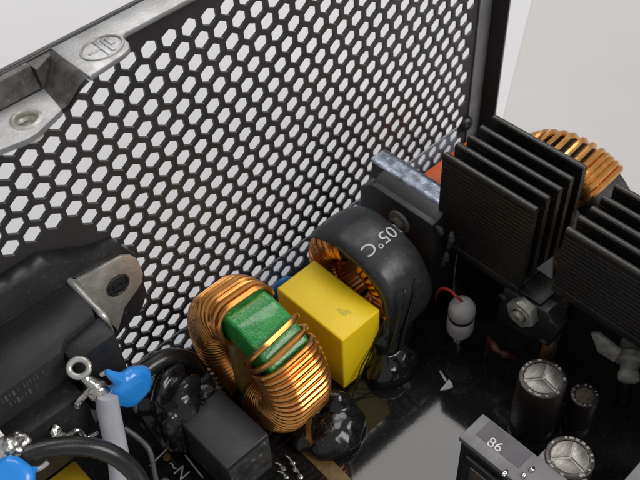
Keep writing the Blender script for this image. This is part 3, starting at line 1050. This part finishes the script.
# ------------------------------------------------------------------ relay
ry = thing('relay', 'small satin black relay box in front of the green choke', 'relay', (-30, -28, BZ))
RZ = -59.0
MB().box(-34.9, -25.0, -34.9, -21.2, -68.5, RZ, 0.35, 3).build('cover', 'plastic2', ry)
MB().box(-34.7, -25.2, -34.7, -21.4, BZ, -68.45, 0.1).build('base', 'dusty', ry)
MB().box(-34.6, -25.3, -35.08, -34.85, -68.2, RZ - 1.2, 0.05).build('dusty_end', 'dusty', ry)
for x in (-33, -27):
    MB().tube([(x, -34.0, BZ + .5), (x, -34.0, BZ)], 0.5, 8).build('pin', 'steel', ry)

# ------------------------------------------------------------------ right hand small parts
bd = thing('bead_resistor', 'off white ceramic bead with a red wire standing on the board', 'bead', (19.6, -42, BZ))
b0 = at(463, 302, z=-57.5)
bx, by = b0.x, b0.y
mb = MB()
mb.lathe([(0.01, -57.3), (1.2, -57.4), (2.1, -58.0), (2.65, -59.0), (2.75, -60.2), (2.7, -61.3), (2.45, -61.7), (2.45, -62.3), (2.75, -62.7), (2.75, -66.0), (2.4, -67.0), (0.01, -67.1)], (bx, by, 0), seg=28)
mb.build('body', 'white', bd)
mb = MB()
mb.lathe([(2.55, -61.6), (2.62, -61.8), (2.62, -62.2), (2.55, -62.4)], (bx, by, 0), seg=28)
mb.build('dark_band', 'plastic', bd)
mb = MB()
mb.tube(smoothpath([(bx, by, -57.6), at(456, 296, z=-55.8), at(449, 290, z=-55.6), at(441, 289, z=-57), at(437, 294, z=-62), at(436, 300, z=BZ)], 8), 0.3, 8)
mb.build('lead', 'red', bd)
MB().tube([(bx, by, -67), (bx, by, BZ)], 0.45, 8).build('lead', 'steel', bd)

ns = thing('clamped_transistor', 'black transistor clamped by a zinc hex nut below the finned heat sink', 'transistor', (28, -52, BZ))
XN = 26.0
tpoly = [at(a, b, x=XN + 0.6) for a, b in ((505, 287), (548, 312), (560, 330), (549, 346), (497, 318))]
mb = MB()
mb.prism([(v.y, v.z) for v in tpoly], lambda u, v, s: (XN + 0.2 + 3.5 * s, u, v), bev=0.25)
mb.build('body', 'plastic', ns)
MB().box(XN + 1.2, XN + 2.4, -56, -47.5, BZ, -58, 0.1).build('leg_plate', 'hs', ns)
nc = at(523, 312, x=XN - 0.8)
mb = MB()
hexp = [(3.25 * math.cos(math.radians(60 * k + 12)), 3.25 * math.sin(math.radians(60 * k + 12))) for k in range(6)]
mb.prism(hexp, lambda u, v, s: (XN + 0.25 - 2.3 * s, nc.y + u, nc.z + v), bev=0.3)
nut = mb.build('hex_nut', 'nut', ns)
mb = MB()
mb.lathe([(2.0, 0.0), (1.95, 0.18), (1.6, 0.2), (1.5, 0.05), (1.35, 0.05), (1.3, 0.9), (1.0, 1.05), (0.75, 1.0), (0.01, 0.95)], (XN - 2.0, nc.y, nc.z), (-1, 0, 0), 24)
mb.build('screw_end', 'nut', nut)
for a in ((503, 297), (543, 341), (552, 322)):
    p = at(*a, x=XN)
    MB().blob(p, (0.5, 0.8, 0.5), 0.4, 1.2, a[0], 2).build('solder_speck', 'dusty', ns)


def can(label, c, r, zt, name='electrolytic_capacitor', top='captop', grooves=True):
    t = thing(name, label, 'capacitor', (c[0], c[1], BZ), 'can capacitors')
    h = zt - BZ
    mb = MB()
    mb.lathe([(0.01, 0.0), (r - 0.3, 0), (r, 0.3), (r, 1.6), (r - 0.35, 2.1), (r, 2.6), (r, h - 0.5), (r - 0.12, h - 0.12), (r - 0.5, h + 0.05), (r - 0.95, h - 0.02), (r - 1.05, h - 0.3)], (c[0], c[1], BZ), seg=40)
    mb.build('can_body', 'capsleeve', t)
    mb = MB()
    mb.lathe([(r - 0.9, -0.05), (r - 1.0, -0.22), (0.01, -0.22)], (c[0], c[1], zt), seg=40)
    tp_ = mb.build('top', top, t)
    if grooves:
        for k in range(3):
            a0 = math.radians(-100 + 120 * k)
            ring = [(0.22 * math.cos(a0 + math.pi / 3), 0.22 * math.sin(a0 + math.pi / 3))]
            for i in range(11):
                a = a0 + math.radians(4.5 + 111 * i / 10)
                ring.append(((r - 1.15) * math.cos(a), (r - 1.15) * math.sin(a)))
            mb = MB()
            dz = (0.10, 0.02, 0.06)[k]
            mb.prism(ring, lambda u, v, s: (c[0] + u, c[1] + v, zt - 0.21 + (0.10 + dz) * s), bev=0.05)
            mb.build('vent_sector', top, tp_)
    # torn print on the shoulder of the sleeve
    rnd = random.Random(int(c[0] * 10))
    mb = MB()
    for a_ in range(0, 360, 15):
        if rnd.random() < 0.55:
            a = math.radians(a_ + rnd.uniform(-5, 5))
            e = rnd.uniform(0.04, 0.10)
            vs = []
            for (rr, zz, da) in ((r - 0.30, 0.10, -e), (r - 0.30, 0.10, e), (r - 0.75, 0.08, e), (r - 0.75, 0.08, -e)):
                vs.append((c[0] + rr * math.cos(a + da), c[1] + rr * math.sin(a + da), zt + zz - 0.02))
            mb.add(vs, [(0, 1, 2, 3)])
    mb.build('sleeve_print', 'nylon', t, smooth=False)
    return t


ca = at(543, 378, z=-55)
can('brown can capacitor with a silver scored top near the red brown part', (ca.x, ca.y), 4.35, -55)['label'] = 'silver-topped brown can capacitor next to the small dull brown capacitor'
cb = at(570, 457, z=-55)
can('silver-topped brown can capacitor beside the grey transformer marked 86', (cb.x, cb.y), 4.2, -55)
cc = at(585, 395, z=-60)
can('small dull brown can capacitor with a plain top', (cc.x, cc.y), 2.7, -60, top='brownwin', grooves=False)

# grey transformer with number
tx = thing('transformer', 'grey topped transformer with a brown window marked 86', 'transformer', (0, -70, BZ))
MB().box(-3.6, 2.9, -82, -60.6, -56.4, -55.0, 0.25).build('bobbin_top', 'greyplastic', tx)
MB().box(-3.2, 2.5, -81.6, -61.0, BZ, -56.4, 0.1).build('core_block', 'plastic', tx)
MB().box(-4.3, -3.2, -78, -62.8, BZ + 1, -58.2, 0.3).build('window_frame', 'plastic2', tx)
MB().box(-4.75, -4.2, -76, -64.4, BZ + 2, -59.6, 0.15).build('taped_winding', 'brownwin', tx)
MB().blob((-4.7, -68.5, -62.0), (0.5, 1.4, 1.2), 0.5, 0.9, 2, 3).build('glint_blob', 'solder', tx)  # bright solder-coloured blob added to imitate a highlight on the tape
lb = MB()
lb.box(-1.2, 2.6, -71.5, -62.4, -55.0, -54.93)
lab = lb.build('label_patch', 'greylabel', tx)
vs, fs = text_mesh('86', 2.7)
lc_ = at(495, 445, z=-54.9)
rot = Matrix.Rotation(math.radians(-82), 3, 'Z')
MB().add([rot @ Vector((v.x, v.y, 0)) + Vector((lc_.x, lc_.y, -54.9)) for v in vs], fs).build('number', 'silk', lab, smooth=False)
MB().box(2.95, 5.4, -82, -72.3, -57.2, -55.4, 0.2).build('side_rail', 'greyplastic', tx)
for x, y in ((505, 474), (524, 476), (532, 470)):
    p = at(x, y, z=-55.2)
    MB().blob((p.x, p.y, -55.0), (0.8, 0.5, 0.5), 0.4, 1.0, x, 2).build('pin_end', 'solder', tx)

# pale grey connector housing in the lower right corner
c = at(622, 480, z=-52)
mb = MB()
mb.box(c.x, c.x + 16, c.y - 14, c.y - 0.2, BZ, -52, 0.4)
tag(mb.build('connector_housing', 'greyplastic', base=(c.x + 8, c.y - 7, BZ)), 'pale grey plastic housing beside the can capacitors', 'connector')

# pale spacer screw under the second heat sink
sp = thing('spacer_screw', 'pale nylon spacer and screw under the lower ridged heat sink', 'spacer', (30, -71, BZ))
c = at(630, 356, z=-55)
ax = Vector((-0.55, -0.35, -0.15))
mb = MB()
mb.lathe([(0.01, -3.0), (1.9, -3.0), (2.0, -0.4), (2.7, -0.2), (2.7, 1.1), (1.6, 1.3), (1.6, 3.2), (1.9, 3.4), (1.9, 4.6), (1.5, 4.9), (0.01, 5.0)], c, ax, 20)
mb.build('spacer', 'nylon', sp)
mb = MB()
wing = [at(593, 331, x=28), at(600, 332, x=28), at(622, 350, x=28), at(616, 360, x=28), at(600, 350, x=28)]
mb.prism([(v.y, v.z) for v in wing], lambda u, v, s: (27.2 + 1.0 * s, u, v), bev=0.2)
mb.build('wing', 'nylon', sp)
MB().tube([c, Vector((c.x + 2, c.y - 1, BZ))], 0.9, 10).build('post', 'plastic', sp)

# small red brown part and a chip of dried glue
rb = MB()
rb.tube(smoothpath([at(489, 338, z=-65), at(497, 350, z=-64), at(506, 355, z=-65), at(515, 358, z=-67), at(516, 360, z=BZ)], 6), [0.5, 0.5, 0.6, 0.8, 0.9, 0.8, 0.6, 0.5, 0.45, 0.5, 0.7, 0.85, 0.9, 0.8] + [0.6] * 11, 10)
p = at(489, 338, z=-65)
rb.tube([p, Vector((p.x, p.y, BZ))], 0.4, 6)
tag(rb.build('small_resistor', 'redbrown', base=(p.x, p.y, BZ)), 'tiny red brown coated part on the dark board behind the hex nut', 'resistor')['label'] = 'tiny red brown coated part on the board between bead and can capacitor'
mb = MB()
ch = [at(440, 391, z=BZ), at(449, 380, z=BZ), at(452, 384, z=BZ), at(453, 388, z=BZ), at(448, 390, z=BZ)]
mb.prism([(v.x, v.y) for v in ch], lambda u, v, s: (u, v, BZ + 0.02 + (0.25 + 0.12 * (u % 1)) * s))
a_, b_ = at(440, 371, z=BZ + .2), at(446, 381, z=BZ + .4)
mb.tube([a_, b_], [0.18, 0.3], 6)
tag(mb.build('glue_chip', 'whitesleeve', base=(11, -46, BZ), smooth=False), 'pale chip of dried glue on the bare black board', 'glue chip')
